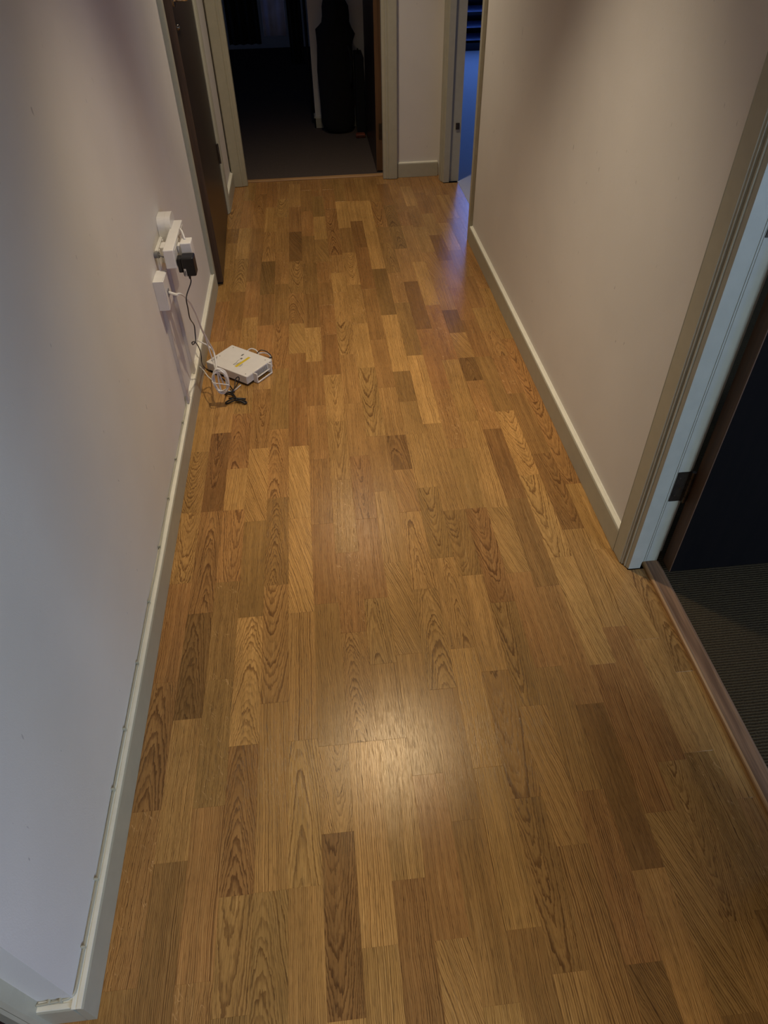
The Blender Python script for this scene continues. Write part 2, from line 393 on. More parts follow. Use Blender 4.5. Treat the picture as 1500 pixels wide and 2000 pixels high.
# ------------------------------------------------------------------ shell of the corridor
XW, XE = -.53, .8055            # faces of the left and right corridor walls
HC = 2.35
b = MB()
b.box(-.60, XW, .33, 3.262, 0, HC); b.box(-.60, XW, 3.262, 4.205, 2.06, HC); b.box(-.60, XW, 4.205, 4.69, 0, HC)
struct(b, 'wall_left', M['wall'])
b = MB()
b.box(XE, .897, 1.262, 1.30, 0, HC); b.box(XE, .93, 1.30, 3.66, 0, HC); b.box(XE, .93, .42, 1.262, 2.06, HC); b.box(XE, .93, -.38, .42, 0, HC); b.box(XE, .93, -1.35, -.38, 2.06, HC); b.box(XE, .93, -2.7, -1.35, 0, HC)
b.box(XE, .93, 3.66, 4.548, 2.06, HC); b.box(XE, .905, 4.556, 4.69, 0, HC)
struct(b, 'wall_right', M['wall'])
b = MB()
b.box(-.60, -.447, 4.69, 4.79, 0, HC); b.box(.462, .93, 4.69, 4.79, 0, HC); b.box(-.447, .462, 4.69, 4.79, 2.06, HC)
struct(b, 'wall_far', M['wall'])
b = MB(); b.box(-2.6, 3.6, -2.8, 9.2, HC, HC + .05); struct(b, 'ceiling', M['ceil'])
b = MB(); b.box(-2.6, 1.9, -2.8, -2.7, 0, HC); b.box(3.0, 3.6, -2.8, -2.7, 0, HC); b.box(1.9, 3.0, -2.8, -2.7, 0, .7); b.box(1.9, 3.0, -2.8, -2.7, 2.0, HC)
struct(b, 'wall_near', M['wall'])
b = MB()
for x in (1.9, 2.43, 2.96): b.box(x, x + .04, -2.78, -2.72, .7, 2.0)
for z in (.7, 1.96): b.box(1.9, 3.0, -2.78, -2.72, z, z + .04)
w3 = struct(b, 'window_3', M['white']); b = MB(); b.box(1.94, 2.96, -2.76, -2.754, .74, 1.96); part(b, 'pane', M['glassdark'], w3)
# short hall to the near left, beyond the end of the left wall
b = MB(); b.box(-2.2, -.60, .335, .43, 2.06, HC); b.box(-2.2, -1.46, .335, .43, 0, HC); b.box(-2.3, -2.2, -2.7, .43, 0, HC)
struct(b, 'wall_left_return', M['wall'])
b = MB(); b.box(-2.2, -.66, -2.7, .43, -.05, -.002); struct(b, 'floor_near_left', M['burgundy'])

# skirtings: flat board with a small chamfer and a paler top strip, its brightness put into the paint
def skirt_profile(face, back, h=.0855, sgn=1):
    w = back - face
    return [(face, .001), (face, h - .006), (face + w * .16, h - .001), (face + w * .62, h), (face + w * .64, h - .0012), (face + w * .70, h - .0012), (face + w * .72, h + .0008), (back, h + .0025), (back, .001)]
def skirting(name, runs):
    b = MB(); t = MB()
    for prof, a, c, ax in runs:
        b.prism(prof[:4] + prof[-1:], a, c, ax)
        w = prof[-1][0]; f = prof[0][0]; h = prof[3][1]
        t.prism([(f + (w - f) * .12, h - .0012), (f + (w - f) * .16, h + .0004), (f + (w - f) * .55, h + .0010), (f + (w - f) * .60, h + .0002), (f + (w - f) * .70, h + .0004), (f + (w - f) * .76, h + .0022), (w, h + .0034), (w, h - .0012)], a, c, ax)
    o = struct(b, name, M['trim']); part(t, 'bright_top', M['trim_top'], o); return o
skirting('baseboard_left', [(skirt_profile(-.512, XW), .3135, 2.164, 'y'), (skirt_profile(-.512, XW), 2.1655, 3.262 - .064, 'y'), (skirt_profile(-.512, XW), 4.258, 4.69, 'y')])
skirting('baseboard_right', [(skirt_profile(.7885, XE), 1.3195, 3.596, 'y')])
skirting('baseboard_far', [(skirt_profile(4.674, 4.69), .5275, .79, 'x')])
skirting('baseboard_near_left', [(skirt_profile(.3135, .333), -.5905, -.5285, 'x')])

def reeded(face, back, a, sgn, depth):
    """architrave outline in plan; face = plane of the flat, a = outer edge, running sgn towards the opening, then back into the reveal"""
    f = lambda t, u: (face + t, a + sgn * u)
    return [(back, a), f(0, 0), f(.0012, .002), f(.003, .050), f(.0065, .0525), f(.0065, .056), f(.0135, .0575), f(.0115, .061), f(.0115, .0655), f(.0150, .0675), f(.0150, .070), f(.0190, .0785),
            (face + .0535, a + sgn * .0785), (face + .0535, a + sgn * .0605), (face + depth, a + sgn * .0605), (face + depth, a + sgn * .052), (back, a + sgn * .052)]
# near right doorway: far jamb with its reeded architrave
b = MB()
b.prism(reeded(.7885, XE, 1.3215, -1, .1095), 0.003, 2.10, 'z')
b.prism([(XE, .34), (.7885, .34), (.7885, .395), (.807, .42), (.842, .42), (.842, .405), (.898, .405), (.898, .36), (XE, .36)], 0.003, 2.10, 'z')
b.box(.7885, .842, .418, 1.2445, 2.02, 2.10)
b.box(.842, .898, .405, 1.262, 2.04, 2.10)
b.box(.8585, .8600, 1.2598, 1.2612, .003, 2.04); b.box(.8640, .8648, 1.2600, 1.2612, .003, 2.04)
struct(b, 'trim_1', M['trim'])
# far right doorway, both sides
b = MB()
b.prism(reeded(.7885, XE, 3.598, 1, .1175), 0.003, 2.10, 'z')
b.prism(reeded(.7885, XE, 4.612, -1, .1175), 0.003, 2.10, 'z')
b.box(.7885, .842, 3.676, 4.534, 2.02, 2.10); b.box(.842, .911, 3.66, 4.551, 2.04, 2.10)
t2 = struct(b, 'trim_2', M['trim'])
b = MB(); b.box(.872, .894, 4.5435, 4.5508, .300, .335, .001); b.box(.876, .888, 4.5425, 4.547, .308, .327); part(b, 'strike_plate', M['metal'], t2)
# far doorway
def flip(p): return [(q[1], q[0]) for q in p]
b = MB()
for a, sg in ((.5275, -1), (-.5215, 1)):
    pl = [(a, 4.69), (a, 4.656), (a + sg * .004, 4.652), (a + sg * .052, 4.652), (a + sg * .056, 4.657), (a + sg * .060, 4.655), (a + sg * .068, 4.655), (a + sg * .0725, 4.661), (a + sg * .090, 4.662), (a + sg * .090, 4.705), (a + sg * .076, 4.705), (a + sg * .076, 4.79), (a + sg * .0655, 4.79), (a + sg * .0655, 4.69)]
    b.prism(pl, .003, 2.10, 'z')
b.box(-.5215, .5275, 4.652, 4.69, 2.03, 2.11); b.box(-.4455, .4515, 4.705, 4.79, 2.05, 2.10)
struct(b, 'trim_3', M['trim'])
# left doorway frame
b = MB()
for a, sg in ((3.1985, 1), (4.258, -1)):
    y = lambda u: a + sg * u
    b.prism([(XW, y(0)), (-.514, y(0)), (-.5125, y(.003)), (-.5125, y(.036)), (-.517, y(.040)), (-.514, y(.044)), (-.5155, y(.056)), (-.523, y(.060)), (-.523, y(.070)), (-.60, y(.070)), (-.60, y(.0635)), (XW, y(.0635))], .003, 2.10, 'z')
b.box(XW, -.5125, 3.2, 4.256, 2.03, 2.10); b.box(-.60, XW, 3.262, 4.195, 2.045, 2.06)
struct(b, 'trim_4', M['trim'])
# near-left door casing at the wall end
b = MB()
b.prism([(-.588, .335), (-.5905, .306), (-.598, .302), (-.606, .305), (-.612, .302), (-.640, .308), (-.646, .314), (-.660, .316), (-.660, .352), (-.674, .352), (-.674, .43), (-.60, .43), (-.60, .335)], .003, 2.10, 'z')
b.box(-1.46, -.59, .305, .335, 2.03, 2.10)
struct(b, 'trim_5', M['trim'])

# thresholds
b = MB()
b.prism([(.8565, -.004), (.8565, .0045), (.8595, .0075), (.868, .010), (.896, .010), (.9045, .0045), (.9045, -.004)], .405, 1.2605, 'y')
t6 = struct(b, 'trim_6', M['bar'])
b = MB(); b.prism([(.8552, -.003), (.8552, .0060), (.8572, .0088), (.8606, .0104), (.8625, .0100), (.8625, -.003)], .405, 1.2605, 'y'); part(b, 'nosing', M['nosing'], t6)
b = MB()
b.prism([(4.722, -.004), (4.722, .004), (4.726, .007), (4.738, .009), (4.756, .009), (4.764, .005), (4.764, -.004)], -.4445, .4505, 'x')
struct(b, 'trim_7', M['bar_x'])

# ------------------------------------------------------------------ side rooms
b = MB(); b.box(.9045, 3.5, -2.7, 3.3, -.05, .003); struct(b, 'floor_right_room', M['ribcarpet'])
b = MB(); b.box(3.5, 3.6, -2.7, -2.5, 0, HC); b.box(3.5, 3.6, -1.3, 3.3, 0, HC); b.box(3.5, 3.6, -2.5, -1.3, 0, .4); b.box(3.5, 3.6, -2.5, -1.3, 1.72, HC)
struct(b, 'wall_right_room', M['wall'])
b = MB()
for y in (-2.5, -1.92, -1.34): b.box(3.51, 3.57, y, y + .04, .4, 1.72)
for z in (.4, 1.68): b.box(3.51, 3.57, -2.5, -1.3, z, z + .04)
w1 = struct(b, 'window_1', M['white']); b = MB(); b.box(3.575, 3.581, -2.46, -1.34, .44, 1.68); part(b, 'pane', M['glassdark'], w1)
b = MB(); b.box(.93, 3.6, 3.3, 3.4, 0, HC); struct(b, 'wall_party', M['wall'])
# far-right room seen through the slot of the doorway
b = MB(); b.box(.90, 3.5, 3.4, 9.1, -.05, .001); struct(b, 'floor_far_right_room', M['bluecarpet'])
b = MB(); b.box(3.5, 3.6, 3.4, 9.2, 0, HC); b.box(.93, 3.5, 9.1, 9.2, 0, .35); b.box(.93, 1.1, 9.1, 9.2, .35, HC); b.box(3.2, 3.5, 9.1, 9.2, .35, HC); b.box(1.1, 3.2, 9.1, 9.2, 2.1, HC)
struct(b, 'wall_far_right_room', M['wall'])
b = MB(); b.box(.85, .945, 4.79, 9.1, 0, HC); struct(b, 'wall_between_far_rooms', M['wall'])
b = MB()
for x in (1.1, 2.13, 3.16): b.box(x, x + .04, 9.12, 9.18, .35, 2.1)
for z in (.35, 2.06): b.box(1.1, 3.2, 9.12, 9.18, z, z + .04)
w2 = struct(b, 'window_2', M['trim']); b = MB(); b.box(1.14, 3.16, 9.182, 9.188, .39, 2.06); part(b, 'pane', M['glassdark'], w2)
# slatted low unit that shows as thin pale lines in the slot
u = thing('shelf_unit', 'low dark shelf unit with thin pale shelf edges behind the far right doorway', 'shelf unit', (1.80, 8.55, 0))
b = MB(); b.box(1.2, 2.7, 8.86, 8.88, .08, 1.1); b.box(1.2, 1.22, 8.5, 8.88, 0, 1.1); b.box(2.68, 2.7, 8.5, 8.88, 0, 1.1); b.box(1.2, 2.7, 8.52, 8.88, 0, .07); part(b, 'carcass', M['glassdark'], u)
for z in (.10, .21, .345, .49, .63, .78): 
    b = MB(); b.box(1.22, 2.68, 8.50, 8.86, z - .004, z + .004); part(b, 'shelf', M['blue'], u)
# dark room at the end
b = MB(); b.box(-2.5, .93, 4.764, 9.1, -.05, .003); struct(b, 'floor_far_room', M['carpet'])
b = MB(); b.box(-2.6, -2.5, 4.69, 9.2, 0, HC); b.box(-2.5, .93, 9.1, 9.2, 0, HC); b.box(-2.5, -.6, 4.69, 4.79, 0, HC)
struct(b, 'wall_far_room', M['wall'])
b = MB(); b.box(.04, .85, 5.905, 6.02, 0, HC); struct(b, 'wall_pier', M['wall'])
b = MB(); b.prism(skirt_profile(5.889, 5.905, .075), .030, .85, 'x'); b.box(.030, .0405, 5.889, 6.02, .003, .075); struct(b, 'baseboard_pier', M['trim'])

# ------------------------------------------------------------------ doors
# far room door, folded back against the right
d = struct(MB_(lambda b: b.box(.4075, .4505, 4.797, 5.62, .012, 2.03, .0015, 1)), 'door_1', M['walnut'])
b = MB(); b.box(.407, .451, 4.795, 4.7975, .012, 2.03); part(b, 'lipping', M['edge'], d)
for z in (.20, 1.0):
    b = MB(); b.box(.425, .449, 4.792, 4.7955, z, z + .09); b.cyl((.452, 4.792, z), (.452, 4.792, z + .09), .005); part(b, 'hinge', M['metal'], d)
# left door, a little ajar: hinged at the far side
HX, HY = -.5255, 4.186
ang = math.atan2(.036, .88)
def lb(b): b.box(HX - .043, HX, 3.272, HY, .012, 2.035, .0015, 1, Matrix.Rotation(ang, 3, 'Z'), (HX, HY, 0))
d = struct(MB_(lb), 'door_2', M['walnut'])
b = MB(); b.box(HX - .0432, HX + .0002, 3.2685, 3.2715, .012, 2.035, 0, 1, Matrix.Rotation(ang, 3, 'Z'), (HX, HY, 0)); part(b, 'lipping', M['edge'], d)
b = MB(); b.box(HX - .03, HX - .004, 3.272, 3.285, .002, .0125, 0, 1, Matrix.Rotation(ang, 3, 'Z'), (HX, HY, 0)); part(b, 'leaf_shadow', M['black'], d)  # black block standing in for the shadow under the leaf corner
for z in (.28, 1.15):
    b = MB(); b.cyl((HX + .004, HY + .004, z), (HX + .004, HY + .004, z + .10), .0062, n=12)
    b.box(HX - .002, HX + .0015, HY - .026, HY, z, z + .10); b.box(HX - .001, HX + .003, HY, HY + .012, z, z + .10)
    for k in (1, 2, 3, 4): b.cyl((HX + .004, HY + .004, z + .02 * k - .0008), (HX + .004, HY + .004, z + .02 * k + .0008), .0068, n=12)
    part(b, 'hinge', M['metal'], d)
lx = -.4905
b = MB(); b.cyl((lx - .002, 3.335, 1.122), (lx + .006, 3.335, 1.122), .026, n=24); b.tube([(lx, 3.335, 1.122), (lx + .03, 3.335, 1.122), (lx + .046, 3.338, 1.122), (lx + .052, 3.350, 1.122), (lx + .051, 3.39, 1.122), (lx + .049, 3.45, 1.121)], .0095, 12)
part(b, 'handle', M['chrome'], d, smooth='auto')
b = MB(); b.cyl((lx - .002, 3.34, 1.03), (lx + .004, 3.34, 1.03), .011, n=20); b.cyl((lx + .004, 3.34, 1.03), (lx + .007, 3.34, 1.03), .005, n=12); part(b, 'lock', M['chrome'], d, smooth='auto')
# near right door, opened into the room
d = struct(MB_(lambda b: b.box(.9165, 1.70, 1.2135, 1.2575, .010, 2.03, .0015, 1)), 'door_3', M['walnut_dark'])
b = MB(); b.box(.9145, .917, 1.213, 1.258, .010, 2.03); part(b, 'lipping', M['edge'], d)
for z in (.247, .95, 1.6):
    b = MB()
    b.box(.866, .898, 1.2590, 1.2612, z, z + .10)
    b.box(.8965, .9035, 1.256, 1.2612, z, z + .10); h = part(b, 'hinge', M['metal'], d)
    b = MB(); b.cyl((.9045, 1.255, z - .002), (.9045, 1.255, z + .102), .0058, n=14)
    for k in range(1, 5): b.cyl((.9045, 1.255, z + .02 * k - .0008), (.9045, 1.255, z + .02 * k + .0008), .0066, n=14)
    part(b, 'hinge_pin', M['metal'], h, smooth='auto')
    for sx, sz in ((.876, .02), (.884, .045), (.876, .078)):
        b = MB(); b.cyl((sx, 1.2596, z + sz), (sx, 1.2580, z + sz), .0032, n=10); part(b, 'screw', M['chrome'], h)
# near-left door
d = struct(MB_(lambda b: b.box(-1.455, -.676, .375, .42, .012, 2.03, .0015, 1)), 'door_4', M['walnut'])

# ------------------------------------------------------------------ ceiling downlights
for i, (x, y) in enumerate(((.175, 1.886), (.13, 3.75), (-.12, -.06))):
    t = thing('downlight', ('round recessed downlight over the middle of the corridor', 'round recessed downlight over the far end of the corridor', 'round recessed downlight directly above the near end')[i], 'light', (x, y, HC), 'downlights in the corridor ceiling')
    b = MB(); 
    for k in range(32):
        a0, a1 = 2 * math.pi * k / 32, 2 * math.pi * (k + 1) / 32
        for (ra, za), (rb, zb) in (((.033, -.001), (.036, -.006)), ((.036, -.006), (.044, -.004)), ((.044, -.004), (.046, 0))):
            b.bm.faces.new([b.bm.verts.new((x + r * math.cos(a), y + r * math.sin(a), HC + z)) for r, a, z in ((ra, a0, za), (rb, a0, zb), (rb, a1, zb), (ra, a1, za))])
    part(b, 'bezel', M['white'], t)

# ------------------------------------------------------------------ sockets on the left wall
bx = thing('data_socket', 'white surface box with a data socket and cable, lowest of the wall sockets', 'socket', (XW, 2.135, .52))
b = MB(); b.box(XW, -.4995, 2.092, 2.178, .463, .560, .0016); part(b, 'back_box', M['white'], bx)
b = MB(); b.box(-.4995, -.4965, 2.093, 2.177, .464, .559, .0012); part(b, 'faceplate', M['white'], bx)
b = MB(); b.box(-.4967, -.4945, 2.115, 2.137, .497, .519, .0008); part(b, 'outlet', M['grey'], bx)
ds = thing('double_socket', 'white double wall socket behind the plugged extension block', 'socket', (XW, 2.30, .56))
b = MB(); b.box(XW, -.5245, 2.222, 2.368, .520, .606, .002); part(b, 'back_box', M['white'], ds)
b = MB(); b.box(-.5245, -.5205, 2.223, 2.333, .521, .605, .0015); part(b, 'faceplate', M['white'], ds)
for y in (2.242, 2.322): b = MB(); b.box(-.5206, -.5175, y - .006, y + .006, .583, .600, .001); part(b, 'switch', M['white'], ds)
sp = thing('wall_plug_unit', 'white plug-in unit with rounded top corners above the extension block', 'adapter', (XW, 2.385, .6))
b = MB()
pl = []
R = .028
for cy, cz, a0 in ((2.335 + R, .535 + R, 180), (2.425 - R, .535 + R, 270), (2.425 - R, .662 - R, 0), (2.335 + R, .662 - R, 90)):
    for k in range(7): a = math.radians(a0 + 15 * k); pl.append((cy + R * math.cos(a), cz + R * math.sin(a)))
b.prism(pl, -.5035 + .0, -.4855, 'x')
b.prism([(2.38 + (p[0] - 2.38) * 1.0, .5985 + (p[1] - .5985) * 1.0) for p in pl], -.529, -.5037, 'x')
part(b, 'body', M['white'], sp, smooth='auto')
ex = thing('extension_block', 'long white multi-way extension block plugged in parallel to the wall', 'extension', (-.475, 2.28, .6))
b = MB(); b.box(-.492, -.459, 2.160, 2.412, .569, .629, .003); part(b, 'body', M['white'], ex)
b = MB(); b.box(-.5203, -.4922, 2.255, 2.30, .548, .602, .003); part(b, 'plug', M['white'], ex)
b = MB(); b.cyl((-.514, 2.200, .600), (-.4922, 2.176, .600), .0026); b.cyl((-.5285, 2.205, .598), (-.514, 2.200, .600), .0095); part(b, 'fixing_knob', M['grey'], ex)
for y in (2.20, 2.262, 2.318, 2.375):
    b = MB(); b.box(-.4592, -.4575, y - .019, y + .019, .578, .620, .0008); part(b, 'outlet', M['label'], ex)
wp = thing('white_plug', 'small white cube charger plugged into the extension block', 'charger', (-.43, 2.235, .62))
b = MB(); b.box(-.4455, -.4110, 2.213, 2.262, .578, .627, .003); part(b, 'body', M['white'], wp)
b = MB(); b.box(-.457, -.4455, 2.222, 2.25, .585, .618, .002); part(b, 'pin_base', M['white'], wp)
b = MB(); b.tube([(-.455, 2.30, .622), (-.448, 2.285, .646), (-.438, 2.262, .643), (-.432, 2.245, .627)], .0028, 8); part(b, 'lead', M['white'], wp, smooth=True)
bp = thing('black_adapter', 'black power adapter plugged into the extension block', 'adapter', (-.425, 2.185, .585))
b = MB(); b.box(-.4435, -.4035, 2.162, 2.207, .540, .600, .0045, 3); part(b, 'body', M['black'], bp)
b = MB(); b.box(-.4575, -.4435, 2.168, 2.200, .551, .597, .003); part(b, 'pin_base', M['black'], bp)
b = MB(); b.box(-.4395, -.4325, 2.1608, 2.1622, .541, .566, .0003, 1); lb_ = part(b, 'rating_label', M['label'], bp)
b = MB(); b.box(-.4378, -.4345, 2.1600, 2.1609, .546, .560); part(b, 'print', M['ink'], lb_)
b = MB(); b.cyl((-.430, 2.184, .541), (-.430, 2.184, .524), .005, .0032); part(b, 'cable_boot', M['black'], bp)

# trunking down to the skirting
for i, (y, zt, w, lab) in enumerate(((2.133, .463, .0125, 'thin white mini trunking running down from the data socket'), (2.335, .520, .0125, 'thin white mini trunking running down from the double socket'))):
    t = thing('mini_trunking', lab, 'trunking', (XW, y, .087))
    b = MB(); b.box(XW, -.5185, y - w, y + w, .0885, zt, .0008, 1); part(b, 'channel', M['trunk'], t)
    b = MB(); b.box(-.5186, -.5172, y - w - .0006, y + w + .0006, .0885, zt, .0005, 1); part(b, 'lid', M['trunk'], t)

# cable clipped along the skirting, with its clips
t = thing('clipped_cable', 'thin painted cable clipped along the top of the left skirting', 'cable', (-.525, 1.2, .09))
pts = [(-.5885, .3245, .0932), (-.582, .3245, .093), (-.548, .3275, .0935), (-.534, .331, .0925), (-.5265, .345, .092)]
yy = .42
while yy < 2.10: pts.append((-.5262 + random.uniform(-.0008, .0008), yy, .0915 + random.uniform(-.001, .0012))); yy += .09
pts += [(-.5265, 2.105, .092), (-.5262, 2.118, .12)]
b = MB(); b.tube(pts, .0024, 8, 4); part(b, 'cable', M['trim'], t, smooth=True)
for (px, py) in ((361, 831), (345, 893), (331, 971), (312, 1062), (290, 1165), (268, 1287), (244, 1418), (222, 1536), (190, 1714), (163, 1845)):
    y = onX(px, py, -.522).y
    b = MB(); b.box(-.530, -.5232, y - .0022, y + .0022, .0885, .0995, .0008, 1); b.cyl((-.529, y, .099), (-.5215, y, .099), .0018, n=8); part(b, 'clip', M['trim'], t)
for x in (-.548, -.567):
    b = MB(); b.box(x - .002, x + .002, .3235, .334, .0885, .0995, .0008, 1); part(b, 'clip', M['trim'], t)

# ------------------------------------------------------------------ router lying on its side
A, B_, C_, D_ = (onZ(455.8, 674.2, .045), onZ(399.4, 705.4, .045), onZ(478.6, 734.8, .045), onZ(533.2, 702.4, .045))
cen = (A + B_ + C_ + D_) / 4; ux = ((C_ + D_) - (A + B_)).normalized(); ang_r = math.atan2(ux.y, ux.x)
LX = ((C_ + D_) / 2 - (A + B_) / 2).length; LY = (((A + D_) / 2) - ((B_ + C_) / 2)).length
rt = thing('router', 'white broadband router lying flat on the oak floor with a yellow label', 'router', (cen.x, cen.y, 0), rz=ang_r)
hx, hy = LX / 2, LY / 2
b = MB(); b.box(-hx, hx, -hy, hy, .010, .045, .0022, 2); b.build('body', M['router'], rt)
b = MB(); b.box(-hx + .006, hx - .008, -hy + .006, hy - .006, .0005, .0101, .001, 1); b.build('underside', M['black'], rt)
b = MB()
for k in range(8):
    z = .0135 + k * .0038
    b.box(hx - .001, hx + .0022, -hy + .003, -hy * .52, z, z + .0019); b.box(hx - .001, hx + .0022, hy * .62, hy - .003, z, z + .0019)
b.build('vent_slats', M['router'], rt)['kind'] = 'stuff'
b = MB()
y0, y1 = -hy * .50, hy * .60
b.box(hx + .001, hx + .0035, y0, y1, .012, .0455, .0008, 1)
b.box(hx, hx + .022, y0 - .003, y0 + .002, .003, .045, .0008, 1); b.box(hx, hx + .022, y1 - .002, y1 + .003, .003, .045, .0008, 1)
b.box(hx + .0185, hx + .0225, y0, y1, .003, .0085, .0008, 1); b.box(hx + .008, hx + .0125, y0, y1, .017, .0215, .0008, 1)
b.box(hx + .0008, hx + .0045, y0 + .004, y1 - .004, .043, .0462, .0006, 1)
b.build('foot_stand', M['router'], rt)
b = MB()
for k in range(14):
    y = y0 + .008 + k * (y1 - y0 - .016) / 13
    b.box(hx + .0034, hx + .0044, y - .0012, y + .0012, .020, .040)
b.build('grille', M['ink'], rt)['kind'] = 'stuff'
b = MB(); b.box(-.022, .048, -.030, .052, .0449, .0452, 0); 
lab_ = b.build('paper_label', M['router'], rt)
b = MB(); b.box(.016, .0275, -.044, .040, .0451, .0455); b.build('yellow_stripe', M['yellow'], lab_)
b = MB()
for (x, ya, yb) in ((-.016, .030, .048), (-.0135, .034, .046), (-.002, -.012, .004), (.002, -.038, -.012), (.0045, -.038, -.018), (.011, -.038, -.014), (.0135, -.030, -.004), (.031, -.036, -.012), (.034, -.034, -.018)):
    b.box(x, x + .0014, ya, yb, .0451, .0454)
b.box(-.004, .004, .010, .020, .0451, .0454); b.box(-.018, -.012, .032, .044, .0451, .0454)
b.build('print', M['ink'], lab_)
b = MB(); b.box(-hx + .012, -hx + .0155, -hy + .016, -hy + .052, .0449, .0453); b.box(-hx + .018, -hx + .0205, -hy + .014, -hy + .044, .0449, .0453); b.build('embossed_text', M['ink'], rt)
for (x, y) in ((-hx + .02, hy - .014), (hx - .016, -hy + .014), (hx - .018, hy - .02), (-hx + .018, -hy + .062)):
    b = MB(); b.cyl((x, y, .0448), (x, y, .0454), .0022, n=10); b.build('screw', M['ink'], rt)

# ------------------------------------------------------------------ loose cables
def P_(L): return [onX(x, y, X) for x, y, X in L]
wc = thing('coiled_white_cable', 'white network cable coiled in a loop in front of the router', 'cable', (-.41, 2.21, 0))
main = [Vector((-.4945, 2.126, .508)), Vector((-.474, 2.112, .507))] + P_([(352, 574, -.458), (364, 583, -.452), (375, 598, -.447), (385, 618, -.444), (394, 643, -.442), (405, 664, -.438), (416, 684, -.432), (421, 702, -.424), (423, 718, -.416)])
cc = onX(431, 744, -.408)
rgt = Vector((CR.x, CR.y, 0)).normalized(); up = Vector((0, 0, 1)); dep = Vector((-rgt.y, rgt.x, 0))
def coil(turns, a0, rx, rz, jit=.0022, seed=1):
    rr = random.Random(seed); L = []
    for k in range(int(turns * 12) + 1):
        a = a0 + 2 * math.pi * k / 12; j = 1 + rr.uniform(-.05, .05)
        L.append(cc + rgt * (math.cos(a) * rx * j) + up * (math.sin(a) * rz * j) + dep * (.002 * k / 6 - .006 + rr.uniform(-jit, jit)))
    return L
main += coil(3.4, math.radians(110), -.0275, .050)
b = MB(); b.tube(main, .0031, 8, 4); part(b, 'cable', M['white'], wc, smooth=True)
b = MB(); b.cyl((-.4945, 2.126, .508), (-.464, 2.106, .507), .0052, .0042, 8); part(b, 'connector', M['white'], wc)
b = MB(); b.tube([cc + up * .045 + rgt * -.004, cc + up * .02 + rgt * -.006, cc - up * .03 + rgt * -.007, cc - up * .048 + rgt * -.003], .0034, 8); part(b, 'cable_tie', M['white'], wc, smooth=True)
w2c = thing('white_phone_lead', 'thin white lead looping from the wall over the coil towards the router', 'cable', (-.45, 2.3, 0))
L = P_([(383, 664, -.515), (392, 668, -.49), (406, 675, -.465), (416, 686, -.445), (420, 705, -.43), (421, 720, -.42)]) + coil(1.2, math.radians(100), -.0225, .044, .003, 5)
L += [onZ(444, 762, .012), onZ(452, 764, .006), onZ(458, 762, .004), onZ(470, 752, .006)]
b = MB(); b.tube(L, .0025, 8, 4); part(b, 'cable', M['white'], w2c, smooth=True)
w3c = thing('thin_white_lead', 'thinnest white lead coming from the skirting behind the coil', 'cable', (-.5, 2.3, 0))
L = [onX(386, 719, -.523), onX(390, 716, -.51), onX(398, 724, -.485), onX(406, 735, -.46), onX(414, 742, -.44), onX(418, 748, -.43)] + coil(1.0, math.radians(200), -.030, .040, .003, 9)
b = MB(); b.tube(L, .002, 8, 4); part(b, 'cable', M['white'], w3c, smooth=True)
w4c = thing('crossing_white_lead', 'white lead dropping across the near corner of the router', 'cable', (-.45, 2.35, 0))
L = P_([(399, 652, -.441), (404, 668, -.44), (411, 690, -.437), (417, 708, -.432), (421, 722, -.424)]) + [cc + up * .03, cc - up * .02 + rgt * .01]
b = MB(); b.tube(L, .0025, 8, 4); part(b, 'cable', M['white'], w4c, smooth=True)
kc = thing('black_power_lead', 'thin black power lead hanging from the black adapter to the floor', 'cable', (-.45, 2.25, 0))
L = [Vector((-.430, 2.184, .528)), Vector((-.431, 2.185, .510))] + P_([(364, 580, -.437), (367, 602, -.441), (371, 622, -.445), (379, 635, -.448), (381, 650, -.45), (382, 666, -.452), (377, 673, -.456), (375, 669, -.452), (381, 668, -.455), (389, 680, -.462), (393, 695, -.47), (394, 708, -.477)])
L += [onZ(399, 717, .012), onZ(409, 724, .004), onZ(420, 730, .003), onZ(434, 739, .003), onZ(448, 752, .003), onZ(458, 766, .003)]
b = MB(); b.tube(L, .0019, 8, 5); part(b, 'cable', M['black'], kc, smooth=True)
kb = thing('black_cable_bundle', 'spare black cable folded and tied in a flat bundle on the floor', 'cable', (-.38, 2.24, 0))
def fl(L, z=.004): return [onZ(x, y, zz) for x, y, zz in [(q[0], q[1], q[2] if len(q) > 2 else z) for q in L]]
b = MB(); b.tube(fl([(440, 769), (449, 766, .006), (457, 773, .009), (466, 782, .008), (478, 788, .006), (481, 785), (470, 780, .009), (458, 778, .012), (447, 778, .008)]), .0031, 8, 5)
b.tube(fl([(480, 779), (466, 778, .008), (452, 780, .01), (441, 786), (445, 788), (459, 782, .012), (471, 784, .01), (481, 788)]), .0029, 8, 5)
b.tube(fl([(439, 770), (452, 771, .012), (460, 776, .014)]), .0026, 8, 5)
part(b, 'folded_cable', M['black'], kb, smooth=True)
b = MB(); b.tube(fl([(450, 761, .004), (455, 768, .01), (461, 777, .016), (464, 783, .006)]), .0022, 8, 4); part(b, 'tie', M['black'], kb, smooth=True)
b = MB(); b.tube(fl([(452, 767, .005), (458, 757, .02), (460, 741, .04), (465, 736, .05), (467, 741, .04), (462, 753, .02), (450, 768, .005)]), .0019, 8, 5); part(b, 'loose_loop', M['black'], kb, smooth=True)
rw = thing('white_leads_behind', 'white leads looping out behind the far side of the router', 'cable', (-.28, 2.58, 0))
b = MB(); b.tube(fl([(481, 687, .02), (490, 681, .03), (500, 684, .025), (505, 692, .015), (500, 697, .02)]), .0024, 8, 5)
b.tube(fl([(505, 690, .022), (515, 689, .02), (524, 692, .014), (529, 698, .008), (526, 704, .01)]), .0024, 8, 5)
part(b, 'cable', M['white'], rw, smooth=True)
